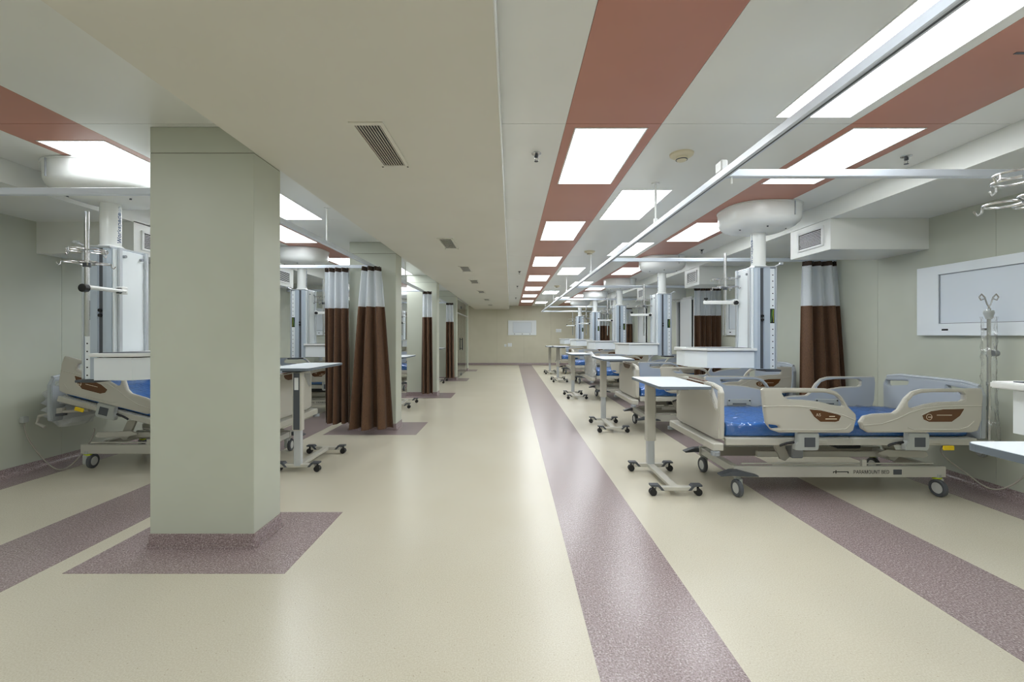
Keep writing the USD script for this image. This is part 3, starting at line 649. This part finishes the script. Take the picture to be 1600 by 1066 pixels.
    # side rails
    for s in (-1, 1):
        for nm, outline, hole, plate, at in (('f', foot_rail, [foot_hole, foot_hole2], foot_plate, -.535), ('h', head_rail, [head_hole], head_plate, -.535)):
            y = s * .52; up2 = up if nm == 'h' else (lambda m: m)
            po = outline
            for q in hole: po = po.difference(q)
            r = P(t, 'side_rail', up2(side(rounded_extr(po, .042, .017, 6), y, s)), 'cream')
            lo = po.buffer(-.022).intersection(sbox(-3, .58, 3, .75)).buffer(-.004)
            P(r, 'inner_cover', up2(side(move(rounded_extr(po.buffer(-.008), .004, .001, 1), [0, 0, s * .0205]), y, s)), 'bed_grey')  # thin added skin; cool light on the inner face put into its grey-blue
            lo = outline.intersection(sbox(-3, .60, 3, .742)).buffer(-.05).buffer(.026)
            lo = soft(lo, .004) if lo.area > 0 else lo
            oy = y + s * .0215
            P(r, 'label_plate', up2(move(stand(extr(plate, .003), XZ), [0, oy + .0015, 0])), 'brown_label')
            P(r, 'plate_rim', up2(move(stand(extr(plate.buffer(.006).difference(plate.buffer(-.001)), .003), XZ), [0, oy + .0012, 0])), 'cream')
            rg = [(578, 238), (640, 236), (720, 237), (780, 244), (840, 258), (890, 272), (934, 290)] if nm == 'f' else [(966, 312), (1040, 306), (1100, 286), (1150, 262), (1200, 246), (1270, 238), (1340, 236), (1428, 236)]
            lw = [(650, 328), (760, 329), (850, 329), (900, 326), (922, 305)] if nm == 'f' else [(1140, 318), (1165, 328), (1260, 328), (1340, 328), (1375, 318), (1400, 296)]
            for q in (rg, lw): P(r, 'moulded_ridge', up2(tube([(u * .0020406 - 1.9236, oy - s * .004, 1.2658 - .0020406 * v) for u, v in q], .0065, 8)), 'cream', smooth=40)
            hx = -.40 if nm == 'f' else .50
            hp = P(r, 'hinge_plate', up2(bx(hx - .12, hx + .12, y - s * .028 - .006, y - s * .028 + .006, .625, .69, .004)), 'latch_grey')
            P(hp, 'slot', up2(bx(hx - .07, hx + .07, y - s * .0345 - .001, y - s * .0345 + .001, .635, .648)), 'dark_grey')
            for q in (-.105, .105): P(hp, 'screw', up2(cyl((hx + q, y - s * .035, .675), .008, .004, 'y', 8)), 'dark')
            c = plate.centroid
            if nm == 'f': pr = [move(meshkit.text_mesh('A5', .022, .001), [c.x - .075, c.y + .0, 0]), bx(c.x + .03, c.x + .075, c.y - .006, c.y + .002, 0, .001), bx(c.x + .0, c.x + .09, c.y - .026, c.y - .018, 0, .001)]
            else: pr = [extr(Point(c.x - .11, c.y - .012).buffer(.024).difference(Point(c.x - .11, c.y - .012).buffer(.020)), .001), bx(c.x - .118, c.x - .09, c.y - .016, c.y - .010, 0, .001), bx(c.x - .05, c.x + .07, c.y, c.y + .005, 0, .001)]
            pm = stand(trimesh.util.concatenate(pr), XZ)
            if s > 0: pm = move(rot(pm, 180, [0, 0, 1]), [2 * c.x, 0, 0])
            P(r, 'print', up2(move(pm, [0, oy + s * .0018, 0])), 'label_print')
        for x, u2 in ((-.475, lambda m: m), (.405, up)):
            lt = soft(Polygon([(x, .425), (x + .175, .425), (x + .19, .45), (x + .19, .565), (x + .02, .565), (x + .02, .50), (x, .47)]), .012)
            q = P(t, 'rail_latch', u2(side(rounded_extr(lt, .05, .008), s * .50, s)), 'latch_grey')
            P(q, 'release_window', u2(bx(x + .07, x + .155, s * .526 - .0012, s * .526 + .0012, .455, .53)), 'dark_grey')
            P(q, 'cable_boot', u2(tube([(x - .09, s * .46, .45), (x - .04, s * .48, .475), (x + .01, s * .49, .485)], .010)), 'black')
    for s in (-1, 1): P(t, 'warning_tag', up(bx(.74, .83, s * .484 - .006, s * .484 + .006, .418, .455, .004)), 'yellow')
    return t
BX = 2.75
GB = 'cream hospital beds with blue mattresses'
b1 = bed('nearest cream hospital bed on the right, seen whole from its side', (BX, 4.05, 0), 0, GB)
for k, y in enumerate((6.43, 9.45, 12.55, 15.6)):
    dup(b1, ['second', 'third', 'fourth', 'farthest'][k] + ' cream hospital bed in the right-hand row', (BX, y, 0))
lb = bed('cream hospital bed with raised back, behind the nearest column on the left', (-3.42, 4.78, 0), 180, GB, raise_=14)
for k, y in enumerate((7.85, 10.9, 13.9)):
    dup(b1, ['cream hospital bed in the left bay behind the second column', 'cream hospital bed in the left bay behind the third column', 'farthest cream hospital bed in the left bays'][k], (-3.42, y, 0), 180)

# ------------------------------------------------------------------ overbed tables
def overbed(label, loc, rz, zt, group):
    t = thing('overbed_table', label, 'overbed table', loc, rz, group)
    top = rrect(-.16, .28, -.42, .46, .04)
    tp = P(t, 'table_top', extr(top.buffer(-.004), .022, zt - .023), 'laminate')
    P(tp, 'edge_band', rounded_extr(top.difference(top.buffer(-.006)), .026, .004, 1).apply_translation([0, 0, zt - .014]), 'edge_grey')
    P(t, 'under_frame', [bx(-.03, .15, -.25, .36, zt - .05, zt - .026, .004)], 'dark_grey')
    low = zt - .62
    out = extr(rrect(-.047, .047, -.035, .035, .012), zt - .05 - low, low).apply_translation([0, .335, 0])
    oc = P(t, 'outer_column', out, 'cream'); P(oc, 'front_cover', bx(-.03, .03, .369, .374, low + .01, zt - .055), 'dark_grey'); P(oc, 'release_label', bx(-.02, .02, .374, .375, zt - .22, zt - .10), 'white')
    P(t, 'inner_column', extr(rrect(-.036, .036, -.026, .026, .008), low - .05, .06).apply_translation([0, .335, 0]), 'alu')
    P(t, 'base_beam', bx(-.035, .035, -.33, .35, .045, .075, .004), 'cream')
    for y in (-.335, .335):
        f = P(t, 'foot', bx(-.17, .17, y - .025, y + .025, .045, .078, .004), 'cream')
        for s in (-1, 1):
            w = Polygon([(s * .10, .05), (s * .125, .05), (s * .155, .082), (s * .215, .082), (s * .215, .096), (s * .14, .096)]); w = w if w.exterior.is_ccw else Polygon(list(w.exterior.coords)[::-1])
            P(f, 'foot_cover', stand(extr(w, .06), XZ, (0, y + .03, 0)), 'dark_grey')
            P(f, 'caster', [cyl((s * .19, y - .012, .031), .030, .018, 'y', 16), cyl((s * .19, y + .012, .031), .030, .018, 'y', 16), cyl((s * .19, y, .065), .009, .04, 'z', 8)], 'black')
    return t
GT = 'overbed tables on wheeled bases'
tables = [('overbed table in front of the nearest right-hand bed, its top showing whole', 1.385, 4.05, 0, .925), ('second overbed table along the right-hand beds', 1.42, 6.44, 0, 1.02),
          ('third overbed table along the right-hand beds', 1.40, 9.62, 0, .95), ('fourth overbed table along the right-hand beds', 1.41, 12.9, 0, 1.02), ('farthest overbed table along the right-hand beds', 1.40, 15.5, 0, .96),
          ('overbed table at the right edge, only one corner of its top showing', 1.65, 1.0, 0, 1.0), ('overbed table beside the nearest column on the left', -2.10, 4.70, 180, 1.03), ('overbed table partly hidden by the second column', -2.06, 8.45, 180, .95), ('overbed table partly hidden by the third column', -2.06, 12.6, 180, .98)]
made = {}
for lab, x, y, rz, zt in tables:
    if zt in made: dup(made[zt], lab, (x, y, 0), rz)
    else: made[zt] = overbed(lab, (x, y, 0), rz, zt, GT)

# ------------------------------------------------------------------ things on the walls
def display(label, loc, rz):        # front face to -y
    t = thing('wall_display', label, 'wall display', loc, rz, 'white wall displays')
    w, h = 1.27, .665
    P(t, 'frame', stand(extr(sbox(-w/2, 0, w/2, h).difference(sbox(-w/2 + .22, .11, w/2 - .22, h - .085)), .045), XZ), 'panel_white')
    P(t, 'screen', bx(-w/2 + .21, w/2 - .21, -.030, -.004, .10, h - .075), 'screen')
    P(t, 'screen_edge', stand(extr(sbox(-w/2 + .22, .11, w/2 - .22, h - .085).difference(sbox(-w/2 + .226, .116, w/2 - .226, h - .091)), .01), XZ, (0, -.028, 0)), 'grey')
    for x in (-.35, .0, .35): P(t, 'indicator_window', bx(x - .03, x + .03, -.0462, -.044, .045, .062), 'dark')
    return t
d0 = display('large white wall display on the right wall above the nearest bed head', (RW, 3.795, 1.345), -90)
dup(d0, 'small-looking white wall display on the far end wall', (.52, Y1, 1.34), 0)
dup(d0, 'white wall display on the left wall seen between the first two columns', (LW, 10.9, 1.345), 90)
dup(d0, 'white wall display on the right wall behind the second bed', (RW, 7.85, 1.345), -90)
def plate(label, x, z, w, h, gangs):
    t = thing('wall_switch', label, 'switch plate', (x, Y1, z), 0, None)
    P(t, 'plate', bx(-w/2, w/2, -.012, 0, -h/2, h/2, .004), 'white')
    for k in range(gangs):
        c = -w/2 + (k + .5) * w / gangs; P(t, 'rocker', bx(c - w / gangs * .36, c + w / gangs * .36, -.018, -.010, -h * .32, h * .32, .003), 'panel_white')
plate('white switch plate on the end wall right of the display', 2.17, 1.545, .25, .16, 2)
plate('white double socket low on the end wall below the display', -.04, .90, .19, .17, 2)
plate('tiny white socket beside the double socket on the end wall', -.24, .87, .11, .12, 1)

# drip stand at the head of the nearest bed, in clear film
t = thing('drip_stand', 'thin steel drip stand wrapped in clear film at the nearest bed head', 'drip stand', (3.92, 3.62, 0))
P(t, 'pole', [tube([(0, 0, .44), (0, 0, 1.54)], .013, 12), cyl((0, 0, .95), .017, .03, n=12), cyl((0, 0, .75), .017, .03, n=12), cyl((0, 0, 1.18), .017, .02, n=12)], 'chrome', smooth=40)
hk = [tube([(0, 0, 1.53), (0, s * .012, 1.56), (s * .025, s * .01, 1.60), (s * .035, 0, 1.66), (s * .06, 0, 1.685), (s * .08, 0, 1.66), (s * .065, 0, 1.635), (s * .04, 0, 1.645)], .0055, 6) for s in (-1, 1)]
P(t, 'hook', hk, 'chrome', smooth=40)
P(t, 'collar', lathe([(0, 1.48), (.02, 1.48), (.035, 1.53), (.03, 1.55), (0, 1.55)], 16), 'latch_grey', smooth=40)
P(t, 'clamp_knob', [cyl((.045, -.0, 1.20), .026, .04, 'x', 12)], 'grey')
P(t, 'socket', [bx(-.16, .03, -.02, .02, .46, .49, .004), cyl((0, 0, .45), .022, .06, n=14)], 'cream_metal')
def bag(rad, z0, z1, seed, nz=26, na=40, rx=1.0):
    a = np.arange(na) * 2 * np.pi / na; V = []
    for i in range(nz):
        z = z0 + (z1 - z0) * i / (nz - 1); r = rad(i / (nz - 1))
        p = np.stack([r * np.cos(a) * rx, r * np.sin(a), np.full(na, z)], 1); k = 1 + .45 * (meshkit.noise(np.stack([np.cos(a) * 2.5, np.sin(a) * 2.5, np.full(na, z * 14)], 1) * 2, seed) - .5)
        p[:, :2] *= k[:, None]; V.append(p)
    V = np.vstack(V); F = []
    for i in range(nz - 1):
        for q in range(na):
            b = (q + 1) % na; F += [[i * na + q, i * na + b, (i + 1) * na + b], [i * na + q, (i + 1) * na + b, (i + 1) * na + q]]
    return trimesh.Trimesh(V, F, process=False)
P(t, 'plastic_wrap', bag(lambda f: .045 + .06 * max(0, .35 - f) , .47, 1.50, 3), 'film', smooth=True, label='crumpled clear film')

t = thing('plastic_bag', 'crumpled clear plastic bag over the foot of the third right-hand bed', 'plastic bag', (BX - 1.05, 9.45, 0))
P(t, 'film_cover', bag(lambda f: .50 * min(1, .75 + f) * (1 - max(0, f - .85) * 4.5), .38, 1.0, 8, rx=.16), 'wrap', smooth=True)
t = thing('plastic_bag', 'crumpled clear plastic bag over the left bed head by the left wall', 'plastic bag', (-4.56, 4.62, 0))
P(t, 'film_cover', bag(lambda f: .26 * min(1, .6 + f * 1.5) * (1 - max(0, f - .7) * 2.6), .42, .92, 12, rx=.55), 'wrap', smooth=True)

def cord(label, pts, plug):
    t = thing('power_cord', label, 'power cord')
    p = np.array(pts, float); s = np.linspace(0, len(p) - 1, 60)
    from scipy.interpolate import CubicSpline
    P(t, 'cable', tube(CubicSpline(np.arange(len(p)), p)(s), .006, 6), 'cable', smooth=True)
    P(t, 'plug', bx(plug[0] - .02, plug[0] + .02, plug[1] - .03, plug[1] + .03, plug[2] - .03, plug[2] + .03, .006), 'latch_grey')
cord('grey power cord looping from the nearest right-hand bed to the wall', [(3.60, 3.66, .44), (3.62, 3.68, .33), (3.78, 3.66, .20), (3.90, 3.58, .10), (4.0, 3.48, .20), (4.09, 3.42, .40)], (4.10, 3.42, .42))
cord('pale power cord looping below the left bed to the left wall', [(-4.25, 4.5, .40), (-4.28, 4.46, .22), (-4.40, 4.36, .03), (-4.55, 4.33, .10), (-4.70, 4.32, .30), (-4.755, 4.32, .50)], (-4.76, 4.32, .52))
t = thing('socket_outlet', 'small grey round socket low on the right wall near the cord', 'socket', (RW, 3.85, .33))
P(t, 'plate', [cyl((-.012, 0, 0), .045, .024, 'x', 20)], 'latch_grey'); P(t, 'cover', [cyl((-.03, 0, 0), .03, .02, 'x', 20)], 'hub')
t = thing('bed_bracket', 'pale metal drip bracket sticking out from the left bed head', 'bracket', (-4.50, 4.40, .60))
P(t, 'bar', [tube([(.30, 0, .0), (-.02, 0, -.02), (-.20, 0, -.06), (-.22, 0, -.13), (-.14, 0, -.17)], .014, 8)], 'cream_metal', smooth=40); P(t, 'cap', [cyl((.0, 0, 0), .05, .05, 'z', 18)], 'cream_metal'); P(t, 'bumper', [cyl((.0, 0, -.04), .06, .025, 'z', 20)], 'dark_grey')
